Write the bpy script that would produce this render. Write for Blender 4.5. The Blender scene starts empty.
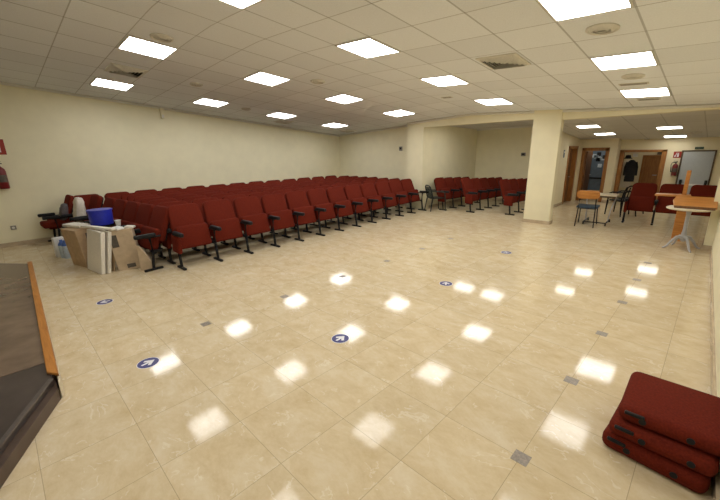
import bpy, bmesh, math, random
from mathutils import Vector, Matrix, Euler
random.seed(7)
S = bpy.context.scene
COL = S.collection
PI = math.pi

# ------------------------------------------------------------------ materials
def nt_new(name):
    m = bpy.data.materials.new(name); m.use_nodes = True
    nt = m.node_tree; nt.nodes.clear()
    out = nt.nodes.new('ShaderNodeOutputMaterial')
    b = nt.nodes.new('ShaderNodeBsdfPrincipled')
    nt.links.new(b.outputs[0], out.inputs[0])
    return m, nt, b

def mat(name, col, rough=0.5, metal=0.0, var=0.12, scale=30.0, bump=0.0, spec=0.5):
    m, nt, b = nt_new(name)
    N, L = nt.nodes, nt.links
    tc = N.new('ShaderNodeTexCoord')
    nz = N.new('ShaderNodeTexNoise'); nz.inputs['Scale'].default_value = scale
    nz.inputs['Detail'].default_value = 4
    L.new(tc.outputs['Object'], nz.inputs['Vector'])
    r = N.new('ShaderNodeValToRGB')
    c = Vector(col)
    r.color_ramp.elements[0].position = .3; r.color_ramp.elements[1].position = .7
    r.color_ramp.elements[0].color = (*[max(0, x*(1-var)) for x in c], 1)
    r.color_ramp.elements[1].color = (*[min(1, x*(1+var)) for x in c], 1)
    L.new(nz.outputs[0], r.inputs[0]); L.new(r.outputs[0], b.inputs['Base Color'])
    b.inputs['Roughness'].default_value = rough; b.inputs['Metallic'].default_value = metal
    b.inputs['Specular IOR Level'].default_value = spec
    if bump:
        bp = N.new('ShaderNodeBump'); bp.inputs['Strength'].default_value = bump
        bp.inputs['Distance'].default_value = .003
        L.new(nz.outputs[0], bp.inputs['Height']); L.new(bp.outputs[0], b.inputs['Normal'])
    return m

def wood(name, c1, c2, rough=.35, scale=(1.5, 14, 14)):
    m, nt, b = nt_new(name); N, L = nt.nodes, nt.links
    tc = N.new('ShaderNodeTexCoord'); mp = N.new('ShaderNodeMapping')
    mp.inputs['Scale'].default_value = scale
    nz = N.new('ShaderNodeTexNoise'); nz.inputs['Scale'].default_value = 3; nz.inputs['Detail'].default_value = 6
    nz.inputs['Distortion'].default_value = .6
    r = N.new('ShaderNodeValToRGB')
    r.color_ramp.elements[0].position = .32; r.color_ramp.elements[1].position = .68
    r.color_ramp.elements[0].color = (*c1, 1); r.color_ramp.elements[1].color = (*c2, 1)
    L.new(tc.outputs['Object'], mp.inputs[0]); L.new(mp.outputs[0], nz.inputs['Vector'])
    L.new(nz.outputs[0], r.inputs[0]); L.new(r.outputs[0], b.inputs['Base Color'])
    b.inputs['Roughness'].default_value = rough
    return m

def emit(name, col, strength):
    m, nt, b = nt_new(name)
    b.inputs['Base Color'].default_value = (.8, .8, .8, 1)
    b.inputs['Emission Color'].default_value = (*col, 1)
    b.inputs['Emission Strength'].default_value = strength
    return m

def math_n(nt, op, a, bv=None, c=None):
    n = nt.nodes.new('ShaderNodeMath'); n.operation = op
    for i, v in enumerate((a, bv, c)):
        if v is None: continue
        if isinstance(v, (int, float)): n.inputs[i].default_value = v
        else: nt.links.new(v, n.inputs[i])
    return n.outputs[0]

def grid_line(nt, coord, origin, pitch, half):
    """1 on a line every `pitch`, 0 elsewhere"""
    u = math_n(nt, 'DIVIDE', math_n(nt, 'SUBTRACT', coord, origin), pitch)
    f = math_n(nt, 'FRACT', math_n(nt, 'ADD', u, 0.5))
    d = math_n(nt, 'ABSOLUTE', math_n(nt, 'SUBTRACT', f, 0.5))
    return math_n(nt, 'LESS_THAN', d, half / pitch), math_n(nt, 'FLOOR', u)

def floor_mat():
    m, nt, b = nt_new('polished_marble_tile'); N, L = nt.nodes, nt.links
    tc = N.new('ShaderNodeTexCoord'); sp = N.new('ShaderNodeSeparateXYZ')
    L.new(tc.outputs['Object'], sp.inputs[0])
    gx, ix = grid_line(nt, sp.outputs[0], -.50, .4575, .0016)
    gy, iy = grid_line(nt, sp.outputs[1], .32, .4600, .0016)
    g = math_n(nt, 'MAXIMUM', gx, gy)
    cb = N.new('ShaderNodeCombineXYZ'); L.new(ix, cb.inputs[0]); L.new(iy, cb.inputs[1])
    wn = N.new('ShaderNodeTexWhiteNoise'); wn.noise_dimensions = '3D'; L.new(cb.outputs[0], wn.inputs['Vector'])
    # offset the pattern per tile so that the veins break at the joints
    vs = N.new('ShaderNodeVectorMath'); vs.operation = 'SCALE'; L.new(wn.outputs['Color'], vs.inputs[0]); vs.inputs['Scale'].default_value = 6
    va = N.new('ShaderNodeVectorMath'); va.operation = 'ADD'; L.new(tc.outputs['Object'], va.inputs[0]); L.new(vs.outputs[0], va.inputs[1])
    mp = N.new('ShaderNodeMapping'); mp.inputs['Scale'].default_value = (1.0, 1.5, 1); mp.inputs['Rotation'].default_value = (0, 0, .5)
    L.new(va.outputs[0], mp.inputs[0])
    n1 = N.new('ShaderNodeTexNoise'); n1.inputs['Scale'].default_value = 4.2; n1.inputs['Detail'].default_value = 8; n1.inputs['Distortion'].default_value = .25; n1.inputs['Roughness'].default_value = .72
    L.new(mp.outputs[0], n1.inputs['Vector'])
    r1 = N.new('ShaderNodeValToRGB')
    e = r1.color_ramp.elements; e[0].position = .28; e[1].position = .75
    e[0].color = FLOOR_A; e[1].color = FLOOR_C
    k = e.new(.52); k.color = FLOOR_B
    L.new(n1.outputs[0], r1.inputs[0])
    n2 = N.new('ShaderNodeTexNoise'); n2.inputs['Scale'].default_value = 4.5; n2.inputs['Detail'].default_value = 9; n2.inputs['Distortion'].default_value = .8
    L.new(mp.outputs[0], n2.inputs['Vector'])
    vein = math_n(nt, 'ABSOLUTE', math_n(nt, 'SUBTRACT', n2.outputs[0], .5))
    vein = math_n(nt, 'LESS_THAN', vein, .010)
    n3 = N.new('ShaderNodeTexNoise'); n3.inputs['Scale'].default_value = 7; L.new(va.outputs[0], n3.inputs['Vector'])
    vein = math_n(nt, 'MULTIPLY', vein, math_n(nt, 'GREATER_THAN', n3.outputs[0], .54))
    mx = N.new('ShaderNodeMixRGB'); mx.inputs[2].default_value = (.76, .70, .58, 1)
    L.new(math_n(nt, 'MULTIPLY', vein, .45), mx.inputs[0]); L.new(r1.outputs[0], mx.inputs[1])
    hv = N.new('ShaderNodeHueSaturation'); L.new(mx.outputs[0], hv.inputs['Color'])
    L.new(math_n(nt, 'ADD', math_n(nt, 'MULTIPLY', wn.outputs['Value'], .05), .975), hv.inputs['Value'])
    mg = N.new('ShaderNodeMixRGB'); mg.inputs[2].default_value = (.20, .15, .09, 1)
    L.new(math_n(nt, 'MULTIPLY', g, .5), mg.inputs[0]); L.new(hv.outputs[0], mg.inputs[1])
    L.new(mg.outputs[0], b.inputs['Base Color'])
    rr = math_n(nt, 'ADD', math_n(nt, 'MULTIPLY', n1.outputs[0], .06), .05)
    L.new(rr, b.inputs['Roughness'])
    b.inputs['IOR'].default_value = 1.28
    return m

def ceil_mat(name, ox, oy, px, py, base, xdark):
    m, nt, b = nt_new(name); N, L = nt.nodes, nt.links
    tc = N.new('ShaderNodeTexCoord'); sp = N.new('ShaderNodeSeparateXYZ')
    L.new(tc.outputs['Object'], sp.inputs[0])
    gx, ix = grid_line(nt, sp.outputs[0], ox, px, .009)
    gy, iy = grid_line(nt, sp.outputs[1], oy, py, .006)
    cb = N.new('ShaderNodeCombineXYZ'); L.new(ix, cb.inputs[0]); L.new(iy, cb.inputs[1])
    wn = N.new('ShaderNodeTexWhiteNoise'); wn.noise_dimensions = '3D'; L.new(cb.outputs[0], wn.inputs['Vector'])
    nz = N.new('ShaderNodeTexNoise'); nz.inputs['Scale'].default_value = 90; nz.inputs['Detail'].default_value = 3
    L.new(tc.outputs['Object'], nz.inputs['Vector'])
    v = math_n(nt, 'ADD', math_n(nt, 'MULTIPLY', wn.outputs['Value'], .09), .92)
    v = math_n(nt, 'MULTIPLY', v, math_n(nt, 'ADD', math_n(nt, 'MULTIPLY', nz.outputs[0], .2), .9))
    hv = N.new('ShaderNodeHueSaturation'); hv.inputs['Color'].default_value = base; L.new(v, hv.inputs['Value'])
    m1 = N.new('ShaderNodeMixRGB'); m1.inputs[2].default_value = (.22, .20, .18, 1)
    L.new(math_n(nt, 'MULTIPLY', gy, .5), m1.inputs[0]); L.new(hv.outputs[0], m1.inputs[1])
    m2 = N.new('ShaderNodeMixRGB'); m2.inputs[2].default_value = (.10, .088, .072, 1)
    L.new(math_n(nt, 'MULTIPLY', gx, xdark), m2.inputs[0]); L.new(m1.outputs[0], m2.inputs[1])
    L.new(m2.outputs[0], b.inputs['Base Color'])
    b.inputs['Roughness'].default_value = .9; b.inputs['Specular IOR Level'].default_value = .2
    bp = N.new('ShaderNodeBump'); bp.inputs['Strength'].default_value = .25; bp.inputs['Distance'].default_value = .004
    L.new(nz.outputs[0], bp.inputs['Height']); L.new(bp.outputs[0], b.inputs['Normal'])
    return m

FLOOR_A = (.53, .41, .24, 1); FLOOR_B = (.63, .52, .345, 1); FLOOR_C = (.70, .615, .465, 1)
PANEL = 9.0
M = dict(
    floor=floor_mat(),
    ceil=ceil_mat('ceiling_tiles', -.99+.29375, .02+.29575, .5875, .5915, (.84, .87, .91, 1), .42),
    ceil2=ceil_mat('lobby_ceiling_tiles', -.96, 10.2, .60, .78, (.66, .65, .62, 1), .3),
    wall=mat('cream_wall_paint', (.80, .745, .535), .75, var=.03, scale=4, bump=.05),
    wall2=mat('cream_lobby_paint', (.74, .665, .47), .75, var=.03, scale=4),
    white_trim=mat('white_trim', (.72, .70, .64), .6, var=.03),
    skirting=mat('marble_skirting', (.50, .40, .28), .18, var=.15, scale=8),
    red=mat('red_upholstery', (.122, .0155, .0075), .9, var=.22, scale=90, bump=.25, spec=.1),
    black=mat('black_metal', (.010, .010, .011), .55, var=.2, spec=.25),
    plastic=mat('black_plastic', (.009, .009, .010), .55, var=.15, spec=.25),
    dplastic=mat('dark_green_plastic', (.012, .020, .019), .35, var=.2),
    panel=emit('light_panel', (1.0, .99, .965), PANEL),
    panel_alcove=emit('light_panel_alcove', (1.0, .98, .93), 6.0),
    panel_lobby=emit('light_panel_lobby', (1.0, .96, .86), 5.5),
    alu=mat('white_metal', (.66, .64, .58), .4, var=.03),
    vent=mat('cream_vent_metal', (.66, .64, .58), .5, var=.05),
    ventdark=mat('dark_vent_slots', (.04, .035, .028), .7, var=.1),
    blue=mat('sticker_blue', (.024, .026, .17), .35, var=.1),
    stwhite=mat('sticker_white', (.74, .74, .78), .4, var=.03),
    spot=mat('grey_inlay', (.24, .20, .16), .35, var=.3, scale=60),
    stage=mat('brown_stage_lino', (.15, .105, .075), .22, var=.22, scale=5),
    step=mat('dark_step_lino', (.060, .047, .042), .3, var=.25, scale=6),
    stageface=mat('brown_stage_face', (.085, .055, .04), .45, var=.15, scale=10),
    nosing=mat('worn_metal_nosing', (.16, .14, .13), .4, metal=.6, var=.1),
    metal=mat('dull_steel', (.42, .42, .42), .35, metal=.9, var=.05),
    orange=wood('orange_oak', (.36, .135, .022), (.52, .22, .045), .42),
    doorwood=wood('brown_door_wood', (.24, .095, .022), (.36, .155, .04), .4, (12, 12, 1.5)),
    darkwood=wood('dark_door_wood', (.11, .045, .014), (.17, .075, .025), .45, (12, 12, 1.5)),
    card=mat('cardboard', (.43, .30, .175), .85, var=.12, scale=12),
    cardpale=mat('pale_cardboard', (.50, .39, .27), .85, var=.12, scale=12),
    print=mat('dark_print', (.10, .085, .07), .8, var=.2),
    foam=mat('white_foam', (.74, .70, .62), .8, var=.05, scale=60),
    tub=mat('blue_plastic', (.018, .03, .42), .35, var=.1),
    whitepl=mat('white_plastic', (.75, .75, .74), .35, var=.03),
    labelblue=mat('label_blue', (.05, .12, .40), .5, var=.2),
    bottlepl=mat('milky_plastic', (.50, .58, .66), .35, var=.15),
    paper=mat('white_paper_bag', (.62, .57, .50), .8, var=.15, scale=14, bump=.6),
    greybag=mat('grey_bag', (.10, .085, .09), .6, var=.35, scale=14, bump=.6),
    extred=mat('extinguisher_red', (.17, .010, .012), .3, var=.08),
    signred=mat('sign_red', (.30, .022, .012), .5, var=.05),
    signgreen=mat('sign_green', (.012, .06, .04), .5, var=.1),
    navy=mat('navy_fabric', (.03, .055, .085), .8, var=.2),
    doorgrey=mat('pale_grey_door', (.42, .45, .47), .4, var=.04),
    frame_dark=mat('dark_door_frame', (.085, .055, .03), .45, var=.2),
    coat=mat('black_coat', (.010, .010, .013), .9, var=.3, scale=40, bump=.4),
    bluegrey=mat('blue_grey_board', (.11, .15, .20), .6, var=.12, scale=9),
    greymetal=mat('grey_painted_metal', (.40, .40, .42), .4, var=.06),
    laminate=mat('pale_laminate', (.60, .52, .38), .4, var=.06),
    thermo=mat('grey_box', (.24, .22, .19), .5, var=.1),
)

# ------------------------------------------------------------------ mesh helpers
class MB:
    def __init__(s): s.bm = bmesh.new()
    def _add(s, tmp, mtx=None):
        if mtx is not None: bmesh.ops.transform(tmp, matrix=mtx, verts=tmp.verts)
        me = bpy.data.meshes.new('t'); tmp.to_mesh(me); tmp.free()
        s.bm.from_mesh(me); bpy.data.meshes.remove(me); return s
    def box(s, x0, x1, y0, y1, z0, z1, bev=0, seg=2, mtx=None):
        t = bmesh.new(); bmesh.ops.create_cube(t, size=1)
        for v in t.verts:
            v.co = Vector((x0+(v.co.x+.5)*(x1-x0), y0+(v.co.y+.5)*(y1-y0), z0+(v.co.z+.5)*(z1-z0)))
        if bev: bmesh.ops.bevel(t, geom=t.edges[:], offset=bev, segments=seg, profile=.5, affect='EDGES')
        return s._add(t, mtx)
    def prism(s, poly, h, bev=0, seg=2, mtx=None):
        """poly in XY, extruded from z=0 to h"""
        t = bmesh.new(); vs = [t.verts.new((p[0], p[1], 0)) for p in poly]
        f = t.faces.new(vs); r = bmesh.ops.extrude_face_region(t, geom=[f])
        for v in r['geom']:
            if isinstance(v, bmesh.types.BMVert): v.co.z += h
        bmesh.ops.recalc_face_normals(t, faces=t.faces)
        if bev:
            ed = [e for e in t.edges if abs(e.verts[0].co.z-e.verts[1].co.z) < 1e-6]
            bmesh.ops.bevel(t, geom=ed, offset=bev, segments=seg, profile=.5, affect='EDGES')
        return s._add(t, mtx)
    def cyl(s, p0, p1, r0, r1=None, seg=12):
        r1 = r0 if r1 is None else r1
        p0, p1 = Vector(p0), Vector(p1); d = p1-p0
        t = bmesh.new(); bmesh.ops.create_cone(t, cap_ends=True, segments=seg, radius1=r0, radius2=r1, depth=d.length)
        q = d.to_track_quat('Z', 'Y').to_matrix().to_4x4()
        return s._add(t, Matrix.Translation((p0+p1)/2) @ q)
    def tube(s, pts, r, seg=8):
        pts = [Vector(p) for p in pts]; t = bmesh.new(); rings = []
        rs = r if isinstance(r, (list, tuple)) else [r]*len(pts)
        for i, p in enumerate(pts):
            d = (pts[min(i+1, len(pts)-1)]-pts[max(i-1, 0)]).normalized()
            q = d.to_track_quat('Z', 'Y').to_matrix()
            rings.append([t.verts.new(p + q @ Vector((rs[i]*math.cos(a), rs[i]*math.sin(a), 0))) for a in [2*PI*k/seg for k in range(seg)]])
        for a, b in zip(rings, rings[1:]):
            for k in range(seg): t.faces.new((a[k], a[(k+1) % seg], b[(k+1) % seg], b[k]))
        t.faces.new(rings[0][::-1]); t.faces.new(rings[-1])
        bmesh.ops.recalc_face_normals(t, faces=t.faces)
        return s._add(t)
    def lathe(s, prof, seg=24, mtx=None):
        t = bmesh.new(); rings = []
        for r, z in prof:
            rings.append([t.verts.new((r*math.cos(2*PI*k/seg), r*math.sin(2*PI*k/seg), z)) for k in range(seg)])
        for a, b in zip(rings, rings[1:]):
            for k in range(seg): t.faces.new((a[k], a[(k+1) % seg], b[(k+1) % seg], b[k]))
        if prof[0][0] > 1e-5: t.faces.new(rings[0][::-1])
        if prof[-1][0] > 1e-5: t.faces.new(rings[-1])
        bmesh.ops.remove_doubles(t, verts=t.verts, dist=1e-6)
        bmesh.ops.recalc_face_normals(t, faces=t.faces)
        return s._add(t, mtx)
    def quad(s, pts):
        vs = [s.bm.verts.new(p) for p in pts]; s.bm.faces.new(vs); return s
    def build(s, name, m, parent=None, smooth=True, mtx=None):
        if mtx is not None: bmesh.ops.transform(s.bm, matrix=mtx, verts=s.bm.verts)
        me = bpy.data.meshes.new(name); s.bm.to_mesh(me); s.bm.free()
        me.materials.append(m if isinstance(m, bpy.types.Material) else M[m])
        if smooth:
            for p in me.polygons: p.use_smooth = True
            me.set_sharp_from_angle(angle=math.radians(38))
        o = bpy.data.objects.new(name, me); COL.objects.link(o)
        if parent: o.parent = parent
        return o

def rrect(w, h, r, n=5, rb=None, taper=0):
    """rounded rectangle centred in x, from y=0 to y=h; rb = bottom corner radius; taper narrows the top"""
    rb = r if rb is None else rb; pts = []
    def arc(cx, cy, rad, a0):
        for i in range(n+1):
            a = a0 + PI/2*i/n; pts.append((cx+rad*math.cos(a), cy+rad*math.sin(a)))
    arc(w/2-r-taper, h-r, r, 0); arc(-w/2+r+taper, h-r, r, PI/2); arc(-w/2+rb, rb, rb, PI); arc(w/2-rb, rb, rb, 1.5*PI)
    return pts

def tag(o, label=None, cat=None, group=None, kind=None):
    if label: o['label'] = label
    if cat: o['category'] = cat
    if group: o['group'] = group
    if kind: o['kind'] = kind
    return o
def empty(name, loc, rz=0, label=None, cat=None, group=None):
    o = bpy.data.objects.new(name, None); COL.objects.link(o); o.empty_display_size = .1
    o.location = loc; o.rotation_euler = (0, 0, rz); return tag(o, label, cat, group)
def kids(o): return KIDS.get(o.name, [])
KIDS = {}
def copy_tree(o, parent=None):
    c = o.copy(); COL.objects.link(c)
    if parent: c.parent = parent
    for ch in [k for k in bpy.data.objects if k.parent == o]: copy_tree(ch, c)
    return c
def struct(o): o['kind'] = 'structure'; return o
ORD = ['first', 'second', 'third', 'fourth', 'fifth', 'sixth', 'seventh', 'eighth', 'ninth', 'tenth', 'eleventh', 'twelfth', 'thirteenth', 'fourteenth']

# ------------------------------------------------------------------ room shell
XL, YF, YB = -9.40, 8.55, -3.6
RX = -4.396
def cz(x, y): return 3.239 - (.0512*(RX-x) if x < RX else .049*(x-RX)) - .0981*y
def rwx(y): return .31 - .024*y
YBEAM = 8.28

m = MB()
m.box(-9.7, 1.0, YB-.2, 15.2, -.12, 0)
struct(m.build('floor', 'floor', smooth=False))

m = MB()
xs = [XL, -5.2, -4.7, RX, -4.1, -3.6, .5]
def czs(x, y):   # ridge slightly rounded
    z = cz(x, y); d = abs(x-RX)
    return z - (.012*(1-d/.8)**2 if d < .8 else 0)
rows = []
for y in (YB, 0, 4, 8.6):
    rows.append([m.bm.verts.new((x, y, czs(x, y))) for x in xs])
for a, b in zip(rows, rows[1:]):
    for i in range(len(xs)-1): m.bm.faces.new((a[i], b[i], b[i+1], a[i+1]))
struct(m.build('ceiling', 'ceil'))

def wall(name, x0, x1, y0, y1, mt='wall', z1=None, extra=.06):
    mm = MB(); mm.box(x0, x1, y0, y1, 0, 3)
    for v in mm.bm.verts:
        if v.co.z > 1: v.co.z = (cz(v.co.x, v.co.y)+extra) if z1 is None else z1
    return struct(mm.build(name, mt, smooth=False))
wall('wall_left', XL-.15, XL, YB, YF+.15)
wall('wall_back', XL, .6, YB-.15, YB)
wall('wall_far', XL, -5.98, YF, YF+.15)
# right wall is a hair out of square
mm = MB(); t = [(rwx(YB), YB), (rwx(8.1), 8.1), (rwx(8.1)+.15, 8.1), (rwx(YB)+.15, YB)]
mm.prism(t, 3.6)
for v in mm.bm.verts:
    if v.co.z > 1: v.co.z = cz(v.co.x, v.co.y)+.06
struct(mm.build('wall_right', 'wall', smooth=False))
mm = MB(); mm.box(.025, rwx(7.6)+.02, 7.68, 8.3, 0, 2.5)
for v in mm.bm.verts:
    if v.co.z > 1: v.co.z = cz(v.co.x, v.co.y)+.02
struct(mm.build('wall_right_pilaster', 'wall', smooth=False))
# pillar, half column at the far wall, beam
mm = MB(); mm.box(-2.97, -2.43, 8.24, 8.42, 0, 2.5)
for v in mm.bm.verts:
    if v.co.z > 1: v.co.z = cz(v.co.x, v.co.y)+.02
struct(mm.build('wall_pillar', 'wall', smooth=False))
mm = MB(); mm.box(-6.30, -5.77, YBEAM, 8.62, 0, 2.5)
for v in mm.bm.verts:
    if v.co.z > 1: v.co.z = cz(v.co.x, v.co.y)+.02
struct(mm.build('wall_column', 'wall', smooth=False))
mm = MB(); mm.box(-5.77, -2.97, YBEAM, 8.50, 2.19, 2.5)
for v in mm.bm.verts:
    if v.co.z > 2.3: v.co.z = cz(v.co.x, v.co.y)+.03
mm.bm.normal_update()
struct(mm.build('wall_beam_alcove', 'wall', smooth=False))
mm = MB(); mm.box(-2.43, .5, YBEAM, 8.50, 2.145, 2.5)
for v in mm.bm.verts:
    if v.co.z > 2.3: v.co.z = cz(v.co.x, v.co.y)+.03
struct(mm.build('wall_beam_lobby', 'wall', smooth=False))
# crown mouldings
def crown(name, pts, s=.05):
    mm = MB(); P = [Vector(p) for p in pts]
    for a, b in zip(P, P[1:]):
        mm.tube([a, b], s*.6, 8)
    o = mm.build(name, 'white_trim'); return struct(o)
crown('trim_1', [(XL+.01, y, cz(XL, y)-.02) for y in (YB, 8.55)], .045)
crown('trim_2', [(x, YF-.01, cz(x, YF)-.02) for x in (XL, -6.3)], .04)
crown('trim_3', [(x, YBEAM-.01, cz(x, YBEAM)-.025) for x in (-6.3, RX, .2)], .045)
crown('trim_4', [(-5.78, 11.27, 2.195), (-3.1, 11.27, 2.225)], .05)
# alcove
YA = 11.3
mm = MB(); mm.box(-5.93, -5.78, 8.62, YA+.15, 0, 2.32); struct(mm.build('wall_alcove_left', 'wall', smooth=False))
mm = MB(); mm.box(-5.78, -3.26, YA, YA+.15, 0, 2.30); struct(mm.build('wall_alcove_back', 'wall', smooth=False))
mm = MB(); mm.quad([(-5.8, 8.45, 2.29), (-3.1, 8.45, 2.30), (-3.1, 11.35, 2.23), (-5.8, 11.35, 2.20)]); struct(mm.build('ceiling_alcove', 'ceil2', smooth=False))
# lobby
ZL = lambda y: 3.05 - .098*y
YL1, YL2 = 12.6, 13.0
# left wall of the lobby with a doorway y 11.62..12.30
mm = MB(); mm.box(-3.26, -3.11, 10.35, 11.56, 0, 2.3); mm.box(-3.26, -3.11, 12.30, 12.75, 0, 2.3); mm.box(-3.26, -3.11, 11.56, 12.30, 1.60, 2.3)
struct(mm.build('wall_lobby_left', 'wall2', smooth=False))
# left part of the back wall with a doorway x -3.0..-2.27
mm = MB(); mm.box(-3.26, -2.98, YL1, YL1+.12, 0, 2.0); mm.box(-2.36, -2.16, YL1, YL1+.12, 0, 2.0); mm.box(-2.98, -2.36, YL1, YL1+.12, 1.54, 2.0)
mm.box(-2.26, -2.16, YL1+.12, YL2+.05, 0, 2.0)
struct(mm.build('wall_lobby_back', 'wall2', smooth=False))
mm = MB(); mm.box(-1.15, .3, YL2, YL2+.12, 0, 2.0); mm.box(-2.16, -1.15, YL2, YL2+.12, 1.46, 2.0)
struct(mm.build('wall_lobby_end', 'wall2', smooth=False))
mm = MB(); mm.box(.16, .31, 8.3, YL2+.12, 0, 2.4); struct(mm.build('wall_lobby_right', 'wall2', smooth=False))
mm = MB(); mm.quad([(-3.2, 8.45, ZL(8.45)), (.3, 8.45, ZL(8.45)), (.3, 13.1, ZL(13.1)), (-3.2, 13.1, ZL(13.1))]); struct(mm.build('ceiling_lobby', 'ceil2', smooth=False))
# rooms behind the lobby doorways
mm = MB()
mm.box(-2.36, .25, 14.5, 14.6, 0, 1.9); mm.box(-2.36, -2.26, YL2+.12, 14.6, 0, 1.9); mm.box(-.95, -.85, YL2+.12, 14.5, 0, 1.9)
mm.box(-2.36, .25, YL2+.12, 14.6, 1.86, 1.92)
struct(mm.build('wall_cloakroom', 'wall2', smooth=False))
mm = MB()
mm.box(-3.3, -2.26, 13.55, 13.65, 0, 1.75); mm.box(-3.40, -3.26, YL1+.12, 13.65, 0, 1.75); mm.box(-3.3, -2.26, YL1+.12, 13.65, 1.70, 1.76)
struct(mm.build('wall_side_room', 'wall2', smooth=False))
mm = MB(); mm.box(-4.2, -4.1, 11.45, 12.75, 0, 1.75); mm.box(-4.2, -3.26, 11.45, 11.55, 0, 1.75); mm.box(-4.2, -3.26, 12.4, 12.5, 0, 1.75); mm.box(-4.2, -3.26, 11.45, 12.5, 1.70, 1.76)
struct(mm.build('wall_store_room', 'wall2', smooth=False))

# skirting boards
def skirt(name, boxes):
    mm = MB()
    for b in boxes: mm.box(*b)
    return struct(mm.build(name, 'skirting', smooth=False))
skirt('baseboard_left', [(XL, XL+.015, YB, YF, 0, .075)])
skirt('baseboard_far', [(XL, -6.3, YF-.015, YF, 0, .075)])
mm = MB(); t = [(rwx(YB)-.015, YB), (rwx(7.57)-.015, 7.57), (rwx(7.57)+.01, 7.57), (rwx(YB)+.01, YB)]; mm.prism(t, .075); struct(mm.build('baseboard_right', 'skirting', smooth=False))
skirt('baseboard_pillar', [(-2.985, -2.415, 8.225, 8.435, 0, .07)])
skirt('baseboard_pilaster', [(.010, rwx(7.57), 7.665, 7.685, 0, .075), (.010, .03, 7.68, 8.3, 0, .075)])
skirt('baseboard_alcove', [(-5.78, -3.26, YA-.015, YA, 0, .07), (-5.78, -5.765, 8.62, YA, 0, .07)])
skirt('baseboard_lobby', [(-3.11, -3.095, 10.35, 11.5, 0, .07), (-2.33, -2.16, YL1-.015, YL1, 0, .07), (-1.08, .1, YL2-.015, YL2, 0, .07)])

# doors of the lobby (the setting)
def frame(name, boxes, mt='doorwood'):
    mm = MB()
    for b in boxes: mm.box(*b, bev=.006, seg=1)
    return mm.build(name, mt)
d1 = struct(frame('door_1', [(-3.27, -3.085, 11.50, 11.58, 0, 1.62), (-3.27, -3.085, 12.26, 12.36, 0, 1.62), (-3.27, -3.085, 11.50, 12.36, 1.55, 1.63)]))
mm = MB(); mm.box(-3.24, -3.20, 11.58, 12.26, .01, 1.55); leaf = mm.build('door_leaf', 'darkwood', d1)
mm = MB(); mm.box(-3.20, -3.15, 12.12, 12.14, .74, .76); mm.box(-3.165, -3.15, 12.04, 12.14, .74, .76); mm.build('door_handle', 'metal', leaf)
d2 = struct(frame('door_2', [(-3.03, -2.94, YL1-.03, YL1+.14, 0, 1.56), (-2.43, -2.34, YL1-.03, YL1+.14, 0, 1.56), (-3.03, -2.34, YL1-.03, YL1+.14, 1.48, 1.57)]))
mm = MB(); mm.box(-2.95, -2.91, YL1+.1, YL1+.74, .01, 1.47); leaf = mm.build('door_leaf', 'darkwood', d2)
mm = MB(); mm.box(-2.91, -2.86, YL1+.64, YL1+.66, .74, .76); mm.box(-2.875, -2.86, YL1+.55, YL1+.66, .74, .76); mm.build('door_handle', 'metal', leaf)
d3 = struct(frame('door_3', [(-2.15, -2.05, YL2-.03, YL2+.14, 0, 1.48), (-1.20, -1.09, YL2-.03, YL2+.14, 0, 1.48), (-2.15, -1.09, YL2-.03, YL2+.14, 1.42, 1.49)]))
d4 = struct(frame('door_4', [(-1.80+.02, -1.72, 14.44, 14.5, 0, 1.30), (-1.30, -1.24, 14.44, 14.5, 0, 1.30), (-1.78, -1.24, 14.44, 14.5, 1.24, 1.31)], 'doorwood'))
mm = MB(); mm.box(-1.72, -1.30, 14.46, 14.49, .01, 1.24); leaf = mm.build('door_leaf', 'doorwood', d4)
mm = MB(); mm.box(-1.38, -1.36, 14.41, 14.46, .70, .72); mm.box(-1.46, -1.36, 14.41, 14.425, .70, .72); mm.build('door_handle', 'metal', leaf)
# pale fire door with panic bar
d5 = struct(frame('door_5', [(-.79, -.755, YL2-.03, YL2+.02, 0, 1.46), (-.155, -.12, YL2-.03, YL2+.02, 0, 1.46), (-.79, -.12, YL2-.03, YL2+.02, 1.425, 1.46)], 'frame_dark'))
mm = MB(); mm.box(-.755, -.155, YL2-.018, YL2+.02, .01, 1.425, bev=.004, seg=1); leaf = mm.build('door_leaf', 'doorgrey', d5)
mm = MB(); mm.box(-.66, -.24, YL2-.075, YL2-.05, .555, .60, bev=.006); mm.build('panic_bar', 'whitepl', d5)
for x in (-.72, -.225):
    mm = MB(); mm.box(x, x+.055, YL2-.085, YL2-.015, .53, .70, bev=.006); mm.build('panic_bar_latch', 'plastic', d5)

# ------------------------------------------------------------------ stage
st = empty('stage_platform', (-4.2, -1.4, 0), 0, 'low brown stage platform with orange wooden edging along the left foreground', 'stage')
T = Matrix.Translation((4.2, 1.4, 0))
Pm = [(-3.36, .055), (-6.95, .155), (-8.2, -.85), (-8.2, YB+.05), (-3.36, YB+.05)]
mm = MB(); mm.prism(Pm, .125); mm.build('base', 'stageface', st, False, T)
mm = MB(); mm.prism([(-3.36, .0), (-6.93, .10), (-8.15, -.86), (-8.15, YB+.06), (-3.36, YB+.06)], .012, mtx=Matrix.Translation((0, 0, .125))); mm.build('deck', 'stage', st, False, T)
mm = MB(); mm.prism([(-3.06, .045), (-6.98, .158), (-6.98, .106), (-3.15, -.012)], .022, bev=.004, seg=1, mtx=Matrix.Translation((0, 0, .1365))); mm.build('wooden_edging', 'orange', st, True, T)
mm = MB(); mm.prism([(-2.99, .03), (-3.06, .05), (-6.95, .163), (-6.95, .155), (-3.36, .05)], .122); mm.build('front_board', 'laminate', st, False, T)
sp = empty('stage_step', (-2.9, -1.2, 0), 0, 'dark stage corner piece with slanted front and metal nosing, bottom left', 'step')
T = Matrix.Translation((2.9, 1.2, 0))
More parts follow.
